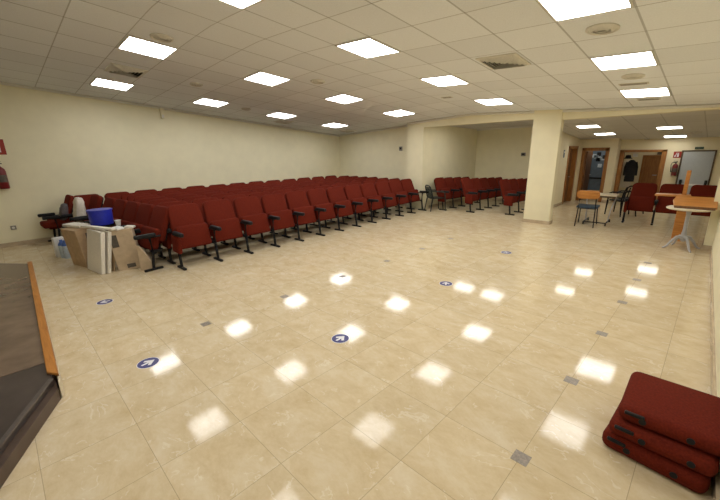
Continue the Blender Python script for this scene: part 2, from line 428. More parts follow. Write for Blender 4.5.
mm = MB(); mm.prism([(-2.99, .02), (-3.36, .03), (-3.36, YB+.05), (-1.5, YB+.05), (-1.5, -.69)], .085); mm.build('riser', 'stageface', sp, False, T)
mm = MB(); mm.prism([(-3.065, .005), (-3.36, .015), (-3.36, YB+.06), (-1.6, YB+.06), (-1.6, -.70)], .05, mtx=Matrix.Translation((0, 0, .085))); mm.build('tread', 'step', sp, False, T)
mm = MB(); mm.prism([(-3.05, .012), (-3.075, -.008), (-1.6, -.72), (-1.6, -.69)], .012, mtx=Matrix.Translation((0, 0, .130))); mm.build('nosing', 'nosing', sp, False, T)

# ------------------------------------------------------------------ ceiling fittings
def on_ceiling(x, y, zf=None):
    if zf is None:
        sx = .0512 if x < RX else -.049; z = cz(x, y); sy = -.0981
    else: sx, sy, z = 0, -.098, zf(y)
    ex = Vector((1, 0, sx)).normalized(); ey = Vector((0, 1, sy)); ez = ex.cross(ey).normalized(); ey = ez.cross(ex)
    return Matrix(((ex.x, ey.x, ez.x, x), (ex.y, ey.y, ez.y, y), (ex.z, ey.z, ez.z, z), (0, 0, 0, 1)))
def panel_light(nm, w, l, x, y, label, group, zf=None, mt='panel'):
    t = empty('ceiling_light', (0, 0, 0), 0, label, 'ceiling light', group); t.matrix_world = on_ceiling(x, y, zf)
    mm = MB(); e = .018; d = .012
    mm.box(-w/2, w/2, -l/2, -l/2+e, -d, .002); mm.box(-w/2, w/2, l/2-e, l/2, -d, .002)
    mm.box(-w/2, -w/2+e, -l/2+e, l/2-e, -d, .002); mm.box(w/2-e, w/2, -l/2+e, l/2-e, -d, .002)
    mm.build('frame', 'alu', t, False)
    mm = MB(); mm.box(-w/2+e, w/2-e, -l/2+e, l/2-e, -.007, .001); mm.build('diffuser', mt, t, False)
    return t
lights = {-.99: ('rightmost row', [(-.03, 'added one behind the camera'), (1.76, 'added one just out of view overhead'), (3.55, 'nearest'), (5.33, 'middle'), (7.10, 'farthest')]),  # first two panels are unseen, added to brighten the near floor
          -3.34: ('second row from the right', [(-1.8, 'rearmost added behind the camera'), (.0, 'added one behind the camera'), (1.79, 'nearest'), (3.57, 'second'), (5.34, 'third'), (7.12, 'farthest')]),  # first two are out of frame, added as foreground light
          -5.69: ('third row from the right', [(1.80, 'nearest'), (3.58, 'second'), (5.35, 'third'), (7.13, 'farthest')]),
          -8.06: ('row along the left wall', [(1.86, 'nearest'), (3.64, 'second'), (5.41, 'third'), (7.19, 'farthest')])}
for x, (rn, ls) in lights.items():
    for y, w in ls:
        panel_light('l', .575, .575, x, y, 'lit square ceiling panel, %s in the %s' % (w, rn), 'hall ceiling panels')
for x, y, lb in ((-2.36, 10.03, 'front left'), (-2.30, 11.5, 'rear left'), (-.96, 10.86, 'front right'), (-.96, 12.55, 'rear right')):
    panel_light('l', .46, .42, x, y, 'lit ceiling panel in the lobby, %s of the four' % lb, 'lobby ceiling panels', ZL, 'panel_lobby')
for xx, ww in ((-4.70, 'left'), (-3.85, 'right')): panel_light('l', .575, .575, xx, 8.92, '%s unseen ceiling panel light inside the alcove behind the beam' % ww, 'alcove panels', lambda y: 2.29-.024*(y-8.45), 'panel_alcove')  # unseen panels, doubled to brighten the alcove walls
for lx, ly, lz, rm in ((-1.55, 13.75, 1.86, 'cloakroom behind the wide doorway'), (-2.75, 13.1, 1.70, 'dark framed room behind the left doorway, added to brighten it')):  # lamps out of view; the side room one is added to brighten it
    t = empty('ceiling_light', (lx, ly, lz), 0, 'round ceiling light of the ' + rm, 'ceiling light')
    mm = MB(); mm.lathe([(.16, 0), (.16, -.03), (.14, -.035)], 20); mm.build('frame', 'alu', t)
    mm = MB(); mm.lathe([(.14, -.03), (.12, -.05), (.0, -.06)], 20); mm.build('diffuser', 'panel_lobby', t)

def vent4(x, y, w, label):
    t = empty('air_vent', (0, 0, 0), 0, label, 'air vent', 'square air diffusers'); t.matrix_world = on_ceiling(x, y)
    mm = MB()
    e = .03
    mm.box(-w/2, w/2, -w/2, -w/2+e, -.012, .002); mm.box(-w/2, w/2, w/2-e, w/2, -.012, .002); mm.box(-w/2, -w/2+e, -w/2+e, w/2-e, -.012, .002); mm.box(w/2-e, w/2, -w/2+e, w/2-e, -.012, .002)
    mm.build('frame', 'vent', t, False)
    mm = MB(); mm.box(-w/2+e, w/2-e, -w/2+e, w/2-e, -.001, .001); mm.build('backing', 'ventdark', t, False)
    mm = MB(); n = 5; iw = w/2-e
    for k in range(4):
        R = Matrix.Rotation(k*PI/2, 4, 'Z')
        for j in range(n):
            r0 = iw*(1-j/n); r1 = r0 - iw/n*.55
            tb = bmesh.new()
            vs = [tb.verts.new(p) for p in ((-r0, -r0, -.003), (r0, -r0, -.003), (r1, -r1, -.030), (-r1, -r1, -.030))]
            tb.faces.new(vs)
            r = bmesh.ops.extrude_face_region(tb, geom=tb.faces[:])
            for v in r['geom']:
                if isinstance(v, bmesh.types.BMVert): v.co.z -= .004
            bmesh.ops.recalc_face_normals(tb, faces=tb.faces)
            mm._add(tb, R)
    mm.build('louvres', 'vent', t, False)
vent4(-2.15, 4.76, .50, 'large square air vent with dark louvres near the right of the ceiling')
vent4(-6.97, 1.84, .50, 'square air vent with dark louvres between two light panels, upper left')
vent4(-8.7, 5.9, .40, 'small square air vent near the left wall ceiling edge')
vent4(-8.45, 8.05, .40, 'small square air vent in the far left ceiling corner')
def round_vent(x, y, r, label, zf=None):
    t = empty('ceiling_diffuser', (0, 0, 0), 0, label, 'air vent', 'round ceiling diffusers'); t.matrix_world = on_ceiling(x, y, zf)
    mm = MB(); mm.lathe([(r, .002), (r, -.012), (r*.84, -.022), (r*.78, -.012)], 28); mm.build('ring', 'vent', t)
    mm = MB(); mm.lathe([(r*.80, -.004), (0, -.004)], 28); mm.build('backing', 'thermo', t)
    mm = MB()
    for q in (.62, .34): mm.lathe([(r*(q+.10), -.012), (r*(q-.04), -.026), (r*(q-.10), -.022), (r*(q+.02), -.008)], 24)
    mm.build('cone', 'vent', t)
round_vent(-.99, 4.21, .135, 'large round ceiling diffuser in front of the nearest right light')
round_vent(-1.0, 6.05, .125, 'round ceiling diffuser between the last two right hand panels')
round_vent(-5.18, 1.82, .13, 'round ceiling diffuser beside the nearest third row light panel')
round_vent(-5.15, 4.24, .125, 'round ceiling diffuser right of the second light panel, mid ceiling')
round_vent(-6.90, 2.89, .11, 'faint round ceiling diffuser on the left of the ceiling')
round_vent(-8.05, 4.45, .11, 'faint round ceiling diffuser near the left wall')
round_vent(-.55, 11.9, .11, 'round ceiling diffuser in the lobby above the fire door', ZL)
def slot_vent(x, y, w, l, label):
    t = empty('slot_vent', (0, 0, 0), 0, label, 'air vent', 'slot grilles'); t.matrix_world = on_ceiling(x, y)
    mm = MB(); mm.box(-w/2, w/2, -l/2, l/2, -.01, .002, bev=.003, seg=1); mm.build('frame', 'vent', t)
    mm = MB()
    for k in range(3):
        yy = -l/2 + l*(k+.5)/3; mm.box(-w/2+.02, w/2-.02, yy-.012, yy+.006, -.012, -.008)
    mm.build('slots', 'thermo', t)
slot_vent(-1.05, 6.48, .34, .10, 'narrow slot grille just before the farthest right light panel')
slot_vent(-1.0, 7.62, .30, .10, 'narrow slot grille between the farthest right panel and the beam')
slot_vent(-3.98, 6.46, .22, .10, 'small slot grille between two middle ceiling panels')

# ------------------------------------------------------------------ theatre chairs (local: faces +X, width along Y)
PITCH = .555
def panel_mesh(w, h, th, r, bev, taper=0, rb=.03):
    mm = MB(); mm.prism(rrect(w, h, r, 5, rb, taper), th, bev=bev, seg=3); return mm
def lean_mtx(x, z, ang):
    """panel drawn in (width, height, thickness) -> chair frame; thickness faces +X; leans back by ang"""
    B = Matrix(((0, 0, 1, 0), (1, 0, 0, 0), (0, 1, 0, 0), (0, 0, 0, 1)))
    return Matrix.Translation((x, 0, z)) @ Matrix.Rotation(-ang, 4, 'Y') @ B
def standard(parent, y):
    mm = MB()
    mm.tube([(.075, y, .03), (.045, y, .30), (.06, y, .52)], .021, 8)
    mm.box(-.08, .06, y-.014, y+.014, .28, .32)
    mm.cyl((-.10, y, .53), (.12, y, .53), .014, seg=8)
    p = mm.build('standard', 'black', parent)
    mm = MB(); mm.box(-.06, .205, y-.022, y+.022, 0, .032, bev=.008); mm.build('foot', 'black', p)
    return p
def armrest(parent, y):
    mm = MB(); mm.box(-.03, .265, y-.03, y+.03, .53, .592, bev=.018, seg=3); return mm.build('armrest', 'plastic', parent)
def make_chair(name, down=False, first=False, label=None):
    t = empty(name, (0, 0, 0), 0, label, 'chair')
    mm = panel_mesh(.515, .56, .085, .085, .028, .022)
    mm.build('backrest', 'red', t, mtx=lean_mtx(-.165, .405, math.radians(21)))
    mm = panel_mesh(.47, .53, .02, .08, .006, .02)
    mm.build('back_shell', 'plastic', t, mtx=lean_mtx(-.188, .41, math.radians(21)))
    if not down:
        mm = panel_mesh(.485, .36, .095, .05, .032)
        mm.build('seat', 'red', t, mtx=lean_mtx(-.052, .272, math.radians(15)))
    else:
        mm = MB(); mm.box(-.13, .27, -.24, .24, .345, .455, bev=.035, seg=3); mm.build('seat', 'red', t)
    standard(t, PITCH/2); armrest(t, PITCH/2)
    if first:
        standard(t, -PITCH/2); armrest(t, -PITCH/2)
        mm = MB(); mm.box(-.12, .13, -PITCH/2-.03, -PITCH/2+.03, .25, .525, bev=.02); mm.build('side_panel', 'red', t)
    mm = MB(); mm.box(-.10, -.06, -.275, .275, .275, .32); mm.build('crossbar', 'black', t, False)
    return t
proto = make_chair('auditorium_chair'); proto_first = make_chair('auditorium_chair', first=True)
proto_down = make_chair('auditorium_chair', down=True, first=True)
used = set()
def place(p, x, y, rz, label, group, sc=1.0, sz=None, tilt=0):
    o = p if p.name not in used else copy_tree(p)
    used.add(p.name)
    o.location = (x, y, 0); o.rotation_euler = (0, 0, rz); o.scale = (sc, sc, sz or sc)
    tag(o, label, 'chair', group); return o
NR, RS = 8, .455
rown = ['front row', 'second row', 'third row', 'fourth row', 'fifth row', 'sixth row', 'seventh row', 'last row by the wall']
for k in range(NR):
    j0 = -1 if k == NR-1 else 0; off = -.19 if k == NR-1 else 0
    for j in range(j0, 12):
        y = 1.70 + off + PITCH*(j+.5)*.972
        skew = .30*(1-k/(NR-1))*(y-1.6)/6.7
        x = -5.455 - RS*k - skew + random.uniform(-.008, .008)
        sz = .945 - .035*(y-1.6)/6.7 + random.uniform(-.006, .006)
        n = j - j0
        place(proto_first if n == 0 else proto, x, y, random.uniform(-.01, .01) + .02*(1-k/7),
              'red auditorium chair, %s from left in the hall block, %s' % (ORD[n], rown[k]), 'hall chairs, ' + rown[k], 1.0, sz)
# side row facing the stage
for i in range(5):
    s = .52*i
    x = -5.93 - s; y = 1.43 - .118*s
    lab = 'red auditorium chair behind the boxes, %s from right in the stage-facing side row' % ORD[i]
    place(proto_first if i == 4 else proto, x, y, -PI/2 + .118, lab, 'side row facing the stage', .97, .92)
place(proto_down, -8.55, 1.06, -PI/2+.10, 'red auditorium chair with lowered seat holding the white paper bag', 'side row facing the stage', .97, .95)
o = place(proto_down, -9.06, .72, -PI/2+.05, 'red auditorium chair with lowered seat against left wall, holding grey bag', 'side row facing the stage', .9, .95)
# alcove units
for g, (fx, fy, n, gl) in enumerate(((-5.30, 8.80, 4, 'left'), (-4.55, 8.93, 5, 'middle'), (-3.60, 9.15, 4, 'right'))):
    for i in range(n):
        sc = .90 - .022*i
        place(proto_first if i == 0 else proto, fx + .02*i, fy + .45*i, -.05,
              'red auditorium chair in the alcove, %s from the front of the %s group' % (ORD[i], gl), 'alcove chairs', sc)
# lobby row seen behind the table
for i in range(3):
    place(proto_first if i == 0 else proto, -1.07 + .475*i, 9.62 + .02*i, -PI/2 + .06,
          'red auditorium chair in the lobby, %s from the left behind the wooden table' % ORD[i], 'lobby chairs', .90, .87)

# ------------------------------------------------------------------ stack of loose cushions at bottom right
def cushion(z, x0, x1, y0, y1, h, label, dx=0, rz=0):
    t = empty('chair_cushion', ((x0+x1)/2, (y0+y1)/2, z), rz, label, 'cushion', 'loose red cushions')
    w, l = x1-x0, y1-y0
    mm = MB(); mm.box(-w/2, w/2, -l/2, l/2, 0, h, bev=.042, seg=4); mm.build('cushion_body', 'red', t)
    for px in (-w*.22, w*.22):
        mm = MB(); mm.cyl((px+dx, -l/2+.004, h*.5), (px+dx, -l/2-.004, h*.5), .016, seg=14); mm.build('bolt_plate', 'plastic', t)
    mm = MB(); mm.box(-w/2+.03, -w/2+.115, -l/2-.006, -l/2+.01, h*.62, h*.62+.020, bev=.006); mm.build('bracket_slot', 'plastic', t)
    return t
cushion(0, -.19, .25, 2.06, 2.58, .105, 'lowest red chair cushion of the pile at the bottom right', 0, -.10)
cushion(.105, -.18, .252, 2.06, 2.58, .09, 'middle red chair cushion of the pile at the bottom right', .03, -.05)
cushion(.195, -.168, .256, 2.10, 2.57, .09, 'topmost red chair cushion of the pile at the bottom right', -.01, .01)

# ------------------------------------------------------------------ floor inlays and stickers
n = 0
for x, y0, nm, c in ((-3.365, 1.19, 'left', 6), (-.495, 1.70, 'right', 6)):
    for k in range(c):
        y = y0 + .922*k
        mm = MB(); mm.box(-.042, .042, -.042, .042, 0, .0012); o = mm.build('floor_inlay', 'spot', None, False)
        o.location = (x, y, 0); tag(o, 'small grey square floor inlay, %s from the camera in the %s line' % (ORD[k], nm), 'floor inlay', 'grey floor inlays')
def arrow_poly(s):
    # arrow pointing +Y with a barbed head
    return [(-.12*s, -.62*s), (.12*s, -.62*s), (.12*s, .02*s), (.42*s, -.26*s), (.58*s, -.04*s), (0, .62*s), (-.58*s, -.04*s), (-.42*s, -.26*s), (-.12*s, .02*s)]
def sticker(x, y, ang, label, r=.077):
    t = empty('floor_sticker', (x, y, 0), ang, label, 'sticker', 'blue arrow stickers')
    mm = MB(); mm.lathe([(r*1.07, 0), (r*1.07, .0012), (0, .0012)], 40); mm.build('border', 'stwhite', t, False)
    mm = MB(); mm.lathe([(r, .0008), (r, .0018), (0, .0018)], 40); mm.build('disc', 'blue', t, False)
    mm = MB()
    t2 = bmesh.new()
    A = arrow_poly(r*1.1)
    L_ = [A[8], A[0], A[1], A[2]]
    for poly in ([A[8], A[0], A[1], A[2]], [A[2], A[3], A[4], A[5]], [A[5], A[6], A[7], A[8]], [A[8], A[2], A[5]]):
        t2.faces.new([t2.verts.new((p[0], p[1], .0026)) for p in poly])
    bmesh.ops.recalc_face_normals(t2, faces=t2.faces)
    for f in t2.faces:
        if f.normal.z < 0: f.normal_flip()
    mm._add(t2); mm.build('arrow', 'stwhite', t, False)
sticker(-3.03, .58, .2, 'blue arrow sticker on the floor nearest the stage corner')
sticker(-2.165, 1.90, .05, 'blue arrow sticker on the floor in the middle of the hall')
sticker(-4.80, .62, PI/2+1.6, 'blue arrow sticker on the floor in front of the cardboard boxes')
sticker(-2.19, 3.71, .5, 'blue arrow sticker farther out in the open floor, beyond the middle one')
sticker(-2.21, 5.55, .6, 'small distant blue arrow sticker nearest the square pillar')

# ------------------------------------------------------------------ boxes and things at the left
def cbox(name, loc, rz, w, d, h, label, mt='card', lean=0, open_top=False, prints=()):
    t = empty(name, loc, rz, label, 'box'); t.rotation_euler = (lean, 0, rz)
    mm = MB(); mm.box(-w/2, w/2, -d/2, d/2, 0, h, bev=.006, seg=1); mm.build('body', mt, t)
    for (x0, x1, z0, z1, face) in prints:
        mm = MB()
        if face == 'f': mm.box(x0, x1, -d/2-.0015, -d/2+.001, z0, z1)
        else: mm.box(w/2-.001, w/2+.0015, x0, x1, z0, z1)
        mm.build('printed_mark', 'print', t, False)
    return t
t = cbox('cardboard_box', (-6.80, .83, 0), .29, .42, .32, .60, 'tall brown cardboard box left of the white foam boards', 'card', .10, False, ((-.04, .05, .33, .53, 's'),))
mm = MB(); mm.box(-.21, .21, -.02, .02, .598, .603); mm.build('tape', 'cardpale', t, False)
def board(loc, rz, w, th, h, tilt, label, mt='foam', name='foam_board'):
    o = MB().box(-w/2, w/2, -th/2, th/2, 0, h, bev=.006, seg=1).build(name, mt)
    o.location = loc; o.rotation_euler = (tilt, 0, rz); return tag(o, label, 'board', 'leaning boards')
board((-6.24, .79, 0), .17, .50, .055, .60, -.17, 'thick white foam board, nearest of the two leaning boards')
board((-6.21, .865, 0), .17, .46, .045, .60, -.19, 'white foam board just behind the nearest one')
board((-6.20, .935, 0), .22, .34, .02, .55, -.2, 'brown cardboard sheet between foam boards and right hand box', 'card', 'cardboard_sheet')
t = cbox('cardboard_box', (-6.05, 1.20, 0), -.35, .20, .31, .60, 'brown cardboard box right of the white foam boards', 'cardpale', .09, False, ((-.135, -.05, .36, .54, 's'), (-.03, .08, .03, .09, 's')))
o = MB().prism([(-.09, 0), (.07, 0), (.07, .12), (-.07, .37), (-.09, .37)], .04, mtx=Matrix.Rotation(PI/2, 4, 'X')).build('cardboard_offcut', 'cardpale', None, False)
o.location = (-5.76, 1.35, 0); o.rotation_euler = (0, 0, .95); tag(o, 'torn pointed cardboard piece standing below the side row armrest', 'box')
# things lying on the boxes
o = MB().box(-.20, .20, -.09, .09, 0, .035, bev=.008).build('foam_tray', 'foam'); o.location = (-6.88, .76, .60); o.rotation_euler = (0.02, 0, .4)
tag(o, 'flat white foam slab lying on the left cardboard box', 'foam slab')
o = MB().box(-.33, .33, -.035, .035, 0, .03, bev=.006).build('foam_strip', 'foam'); o.location = (-6.28, .93, .612); o.rotation_euler = (0, .02, .42)
tag(o, 'long white foam strip lying across the boards and boxes', 'foam strip')
t = empty('plastic_tub', (-6.72, 1.06, .606), 0, 'blue round plastic tub standing on the left cardboard box', 'tub')
mm = MB(); mm.lathe([(.0, 0), (.148, 0), (.152, .02), (.160, .225), (.157, .225), (.147, .012), (.0, .012)], 32); mm.build('bowl', 'tub', t)
mm = MB(); mm.lathe([(.158, .212), (.168, .212), (.168, .230), (.158, .230)], 32); mm.build('rim', 'tub', t)
def cup(x, y, z, label, tip=0):
    o = MB().lathe([(0, 0), (.028, 0), (.042, .085), (.045, .088), (.040, .086), (.026, .006), (0, .006)], 20).build('paper_cup', 'whitepl')
    o.location = (x, y, z); o.rotation_euler = (tip, .0, .6); tag(o, label, 'cup', 'white cups on the boxes')
cup(-6.36, 1.20, .60, 'upright white cup on the boxes, in front of the blue tub')
o = MB().box(-.075, .075, -.05, .05, 0, .035, bev=.012).build('crumpled_napkin', 'whitepl'); o.location = (-6.03, 1.12, .605); o.rotation_euler = (.1, .05, .3); tag(o, 'small white foam scrap at the right end of the boxes', 'foam scrap')
o = MB().box(-.06, .06, -.05, .05, 0, .03, bev=.012).build('foam_offcut', 'foam'); o.location = (-6.02, 1.27, .605); o.rotation_euler = (0, .1, .9); tag(o, 'white foam offcut beside the dark armrest', 'foam scrap')
# plastic bottle and carton
t = empty('water_bottle_pack', (-7.53, .60, 0), .35, 'milky plastic bottle pack with blue top, left of the boxes', 'bottle pack')
for i, (a, b) in enumerate(((-.05, 0), (.05, 0))):
    mm = MB(); mm.lathe([(0, 0), (.046, 0), (.05, .01), (.05, .20), (.042, .24), (.018, .27), (.018, .30), (0, .30)], 18, Matrix.Translation((a, b, 0))); bt = mm.build('bottle', 'bottlepl', t)
    mm = MB(); mm.lathe([(.051, .215), (.048, .235), (.022, .275), (.021, .305), (0, .305)], 18, Matrix.Translation((a, b, 0))); mm.build('cap', 'labelblue', bt)
o = MB().box(-.05, .05, -.07, .07, 0, .33, bev=.006).build('white_carton', 'whitepl'); o.location = (-7.72, .56, 0); o.rotation_euler = (0, 0, .2); tag(o, 'tall white carton beside the plastic bottles', 'carton')

# bags on the seats
def sack(name, loc, w, d, h, mt, label, rz=0, tilt=0):
    bm = bmesh.new(); bmesh.ops.create_uvsphere(bm, u_segments=20, v_segments=14, radius=.5)
    rnd = random.Random(name)
    for v in bm.verts:
        x, y, z = v.co; zz = z+.5
        sq = lambda q: math.copysign(abs(q*2)**.55/2, q)
        v.co = Vector((sq(x)*w*(1-.25*zz) + rnd.uniform(-.008, .008), sq(y)*d*(1-.3*zz)+rnd.uniform(-.008, .008), (math.copysign(abs(z*2)**.6, z)/2+.5)*h + rnd.uniform(-.008, .008)))
    mm = MB(); me = bpy.data.meshes.new('t'); bm.to_mesh(me); bm.free(); mm.bm.from_mesh(me); bpy.data.meshes.remove(me)
    o = mm.build(name, mt); o.location = loc; o.rotation_euler = (tilt, 0, rz); tag(o, label, 'bag'); return o
sack('paper_bag', (-8.45, 1.0, .435), .26, .20, .46, 'paper', 'crumpled white paper bag upright on a lowered red seat', .1, -.12)
sack('fabric_bag', (-8.90, .80, .45), .20, .15, .32, 'greybag', 'grey bag slumped on the red seat beside the left wall', .1, -.25)

# ------------------------------------------------------------------ wall fittings
def extinguisher(loc, rz, label, s=1.0):
    """stands out towards +X of its own frame from a wall plane at x=0"""
    t = empty('fire_extinguisher', loc, rz, label, 'fire extinguisher'); t.scale = (s, s, s)
    X = .085
    mm = MB(); mm.lathe([(0, 0), (.066, 0), (.075, .012), (.075, .31), (.066, .35), (.035, .385), (.022, .40), (0, .40)], 24, Matrix.Translation((X, 0, 0))); mm.build('cylinder', 'extred', t)
    mm = MB(); mm.cyl((X, 0, .395), (X, 0, .44), .02, seg=14); mm.box(X-.012, X+.012, -.07, .05, .44, .455, bev=.004); mm.box(X-.012, X+.012, -.065, .04, .475, .485, bev=.003, mtx=None); mm.cyl((X, .02, .45), (X, .02, .48), .008, seg=8); mm.build('valve', 'plastic', t)
    mm = MB(); mm.tube([(X, -.02, .43), (X+.02, -.09, .43), (X+.02, -.115, .36), (X+.01, -.10, .22), (X, -.09, .12)], [.010, .010, .010, .012, .016], 8); mm.build('hose', 'plastic', t)
    mm = MB(); mm.lathe([(.0757, .12), (.0757, .25)], 24, Matrix.Translation((X, 0, 0)))
    for v in list(mm.bm.verts):
        if v.co.x < X+.02: mm.bm.verts.remove(v)
    mm.build('label_plate', 'print', t)
    mm = MB(); mm.box(0, .02, -.03, .03, .28, .36); mm.build('wall_bracket', 'plastic', t, False)
    return t
extinguisher((XL, .125, 1.085), 0, 'red fire extinguisher hanging on the left wall at the picture edge')
extinguisher((-.86, YL2, .80), -PI/2, 'red fire extinguisher on the lobby wall left of the fire door', .80)
def ext_sign(loc, rz, w, h, label):
    t = empty('fire_sign', loc, rz, label, 'sign')
    mm = MB(); mm.box(0, .005, -w/2, w/2, 0, h); mm.build('plate', 'signred', t, False)
    # white pictogram: extinguisher outline and flame
    mm = MB(); X = (.0045, .0065)
    mm.box(*X, -w*.04, w*.20, h*.16, h*.62); mm.box(*X, w*.03, w*.13, h*.62, h*.72); mm.box(*X, -w*.14, w*.20, h*.72, h*.79); mm.box(*X, -w*.18, -w*.12, h*.45, h*.79)
    mm.build('pictogram', 'stwhite', t, False)
    mm = MB()
    mm.prism([(-w*.36, h*.18), (-w*.20, h*.18), (-w*.17, h*.34), (-w*.25, h*.56), (-w*.28, h*.40), (-w*.37, h*.34)], .002, mtx=Matrix(((0, 0, 1, .0045), (1, 0, 0, 0), (0, 1, 0, 0), (0, 0, 0, 1))))
    mm.build('flame_mark', 'stwhite', t, False)
    return t
ext_sign((XL, .17, 1.69), 0, .22, .27, 'red fire extinguisher sign on the left wall at the picture edge')
ext_sign((-.87, YL2, 1.265), -PI/2, .165, .165, 'red fire extinguisher sign on the lobby wall left of the fire door')
t = empty('wall_socket', (XL, .09, .31), 0, 'small wall socket low on the left wall', 'socket')
MB().box(0, .01, -.04, .04, 0, .075, bev=.003).build('plate', 'thermo', t); mm = MB(); mm.cyl((.009, 0, .0375), (.012, 0, .0375), .022, seg=16); mm.build('insert', 'vent', t)
t = empty('motion_sensor', (XL, 3.05, 2.43), 0, 'small cream sensor box high on the left wall under the ceiling', 'sensor')
MB().box(0, .06, -.04, .04, 0, .22, bev=.012).build('housing', 'wall', t); mm = MB(); mm.box(.058, .066, -.022, .022, .02, .09, bev=.004); mm.build('lens', 'white_trim', t)
def wbox(loc, rz, w, h, d, label, name='thermostat'):
    t = empty(name, loc, rz, label, 'thermostat')
    MB().box(0, d, -w/2, w/2, 0, h, bev=.006).build('housing', 'thermo', t); mm = MB(); mm.box(d-.001, d+.002, -w*.32, w*.32, h*.35, h*.8); mm.build('display', 'plastic', t, False)
wbox((-6.73, YF, 1.60), -PI/2, .11, .12, .03, 'small grey thermostat on the far wall beside the column')
wbox((-4.26, YA, 1.37), -PI/2, .13, .10, .03, 'small grey control box on the alcove back wall')
o = MB().box(-.02, .02, -.02, 0, 0, .04, bev=.006).build('light_switch', 'thermo'); o.location = (-6.38, YF, 1.52); tag(o, 'tiny switch on the far wall close to the column edge', 'switch')
t = empty('exit_sign', (-.465, YL2, 1.485), -PI/2, 'dark green exit sign above the pale fire door', 'sign')
MB().box(0, .02, -.085, .085, 0, .055, bev=.003).build('housing', 'signgreen', t)
mm = MB(); X = (.019, .0215)
mm.box(*X, -.06, -.045, .016, .040); mm.box(*X, -.03, -.015, .016, .040); mm.box(*X, 0, .015, .016, .040); mm.box(*X, .03, .06, .024, .032)
mm.build('sign_marks', 'thermo', t, False)
t = empty('emergency_light', (-1.58, YL2, 1.765), -PI/2, 'small greenish emergency light above the wide lobby doorway', 'emergency light')
MB().box(0, .05, -.06, .06, 0, .07, bev=.008).build('housing', 'thermo', t); mm = MB(); mm.box(.048, .053, -.05, .05, .01, .06); mm.build('lens', 'bottlepl', t, False)
t = empty('wall_notice', (-3.11, 11.12, 1.33), 0, 'small grey blue notice on the lobby side wall beside the door', 'notice')
MB().box(0, .012, -.045, .045, 0, .20, bev=.003).build('plate', 'bluegrey', t); mm = MB(); mm.box(.011, .0135, -.03, .03, .12, .17); mm.build('notice_mark', 'stwhite', t, False)

# ------------------------------------------------------------------ lobby things
# chair with orange wooden back
t = empty('wooden_back_chair', (-1.83, 8.66, 0), .10, 'small chair with orange wooden backrest and black tubular legs in the lobby', 'chair')
for sx in (-1, 1):
    mm = MB(); mm.tube([(sx*.165, -.25, .0), (sx*.15, -.20, .40), (sx*.14, -.235, .70)], .011, 8); mm.build('leg', 'black', t)
    mm = MB(); mm.tube([(sx*.17, .24, .0), (sx*.15, .17, .39)], .011, 8); mm.build('leg', 'black', t)
mm = MB(); mm.box(-.19, .19, -.20, .19, .385, .425, bev=.015); mm.build('seat', 'navy', t)
mm = MB(); mm.prism(rrect(.40, .17, .075, 6), .022, bev=.006); mm.build('backrest', 'orange', t, mtx=Matrix.Translation((0, -.225, .585)) @ Matrix.Rotation(PI/2+.08, 4, 'X'))
mm = MB(); mm.tube([(-.15, -.2, .38), (.15, -.2, .38)], .009, 8); mm.tube([(-.15, .17, .38), (.15, .17, .38)], .009, 8); mm.build('seat_frame', 'black', t)
# trolley table
t = empty('trolley_table', (-1.72, 9.12, 0), .05, 'low pale topped trolley table on castors behind the wooden back chair', 'table')
mm = MB(); mm.box(-.32, .30, -.18, .22, .60, .625, bev=.006); mm.build('table_top', 'laminate', t)
mm = MB(); mm.box(-.30, .28, -.165, .205, .565, .60); mm.build('apron', 'frame_dark', t, False)
for sx in (-1, 1):
    mm = MB(); mm.tube([(sx*.27, .10, .57), (sx*.22, -.05, .30), (sx*.20, -.12, .06)], .013, 8); mm.build('leg', 'greymetal', t)
    mm = MB(); mm.tube([(sx*.20, -.36, .055), (sx*.20, .22, .055)], .013, 8); mm.build('leg', 'black', t)
    for yy in (-.34, .20):
        mm = MB(); mm.cyl((sx*.20-.012, yy, .022), (sx*.20+.012, yy, .022), .022, seg=14); mm.cyl((sx*.20, yy, .03), (sx*.20, yy, .06), .006, seg=8); mm.build('castor', 'plastic', t)
mm = MB(); mm.tube([(-.2, -.33, .055), (.2, -.33, .055)], .012, 8); mm.build('crossbar', 'black', t)
# dark plastic armchairs
def armchair(name, loc, rz, label, mt, sc=1.0, grp=None):
    t = empty(name, loc, rz, label, 'chair', grp); t.scale = (sc, sc, sc)
    mm = MB(); mm.box(-.22, .22, -.22, .22, .40, .435, bev=.015); mm.build('seat', mt, t)
    mm = MB()
    for k in range(5):
        x = -.16+.08*k; mm.tube([(x, -.20, .43), (x*1.02, -.235, .62), (x*1.05, -.28, .79)], .014, 6)
    mm.tube([(-.22, -.19, .42), (-.225, -.24, .63), (-.20, -.285, .79), (-.12, -.295, .83), (0, -.30, .84), (.12, -.295, .83), (.20, -.285, .79), (.225, -.24, .63), (.22, -.19, .42)], .018, 8)
    mm.build('backrest', mt, t)
    for s in (-1, 1):
        mm = MB(); mm.tube([(s*.225, -.235, .66), (s*.25, -.10, .655), (s*.255, .10, .64), (s*.25, .20, .60), (s*.245, .225, .50), (s*.24, .235, .40)], .02, 8); mm.build('armrest', mt, t)
        mm = MB(); mm.tube([(s*.24, .235, .40), (s*.25, .25, 0)], [.022, .016], 8); mm.build('leg', mt, t)
        mm = MB(); mm.tube([(s*.21, -.20, .40), (s*.235, -.27, 0)], [.022, .016], 8); mm.build('leg', mt, t)
    return t
armchair('plastic_armchair', (-5.42, 8.42, 0), -.55, 'dark green plastic armchair standing between the column and alcove chairs', 'dplastic', .82)
armchair('plastic_armchair', (-1.52, 10.42, 0), .9, 'black armchair in the lobby left of the red chairs, nearer one', 'plastic', .86, 'black lobby armchairs')
armchair('plastic_armchair', (-1.44, 10.95, 0), .9, 'black armchair in the lobby left of the red chairs, farther one', 'plastic', .84, 'black lobby armchairs')
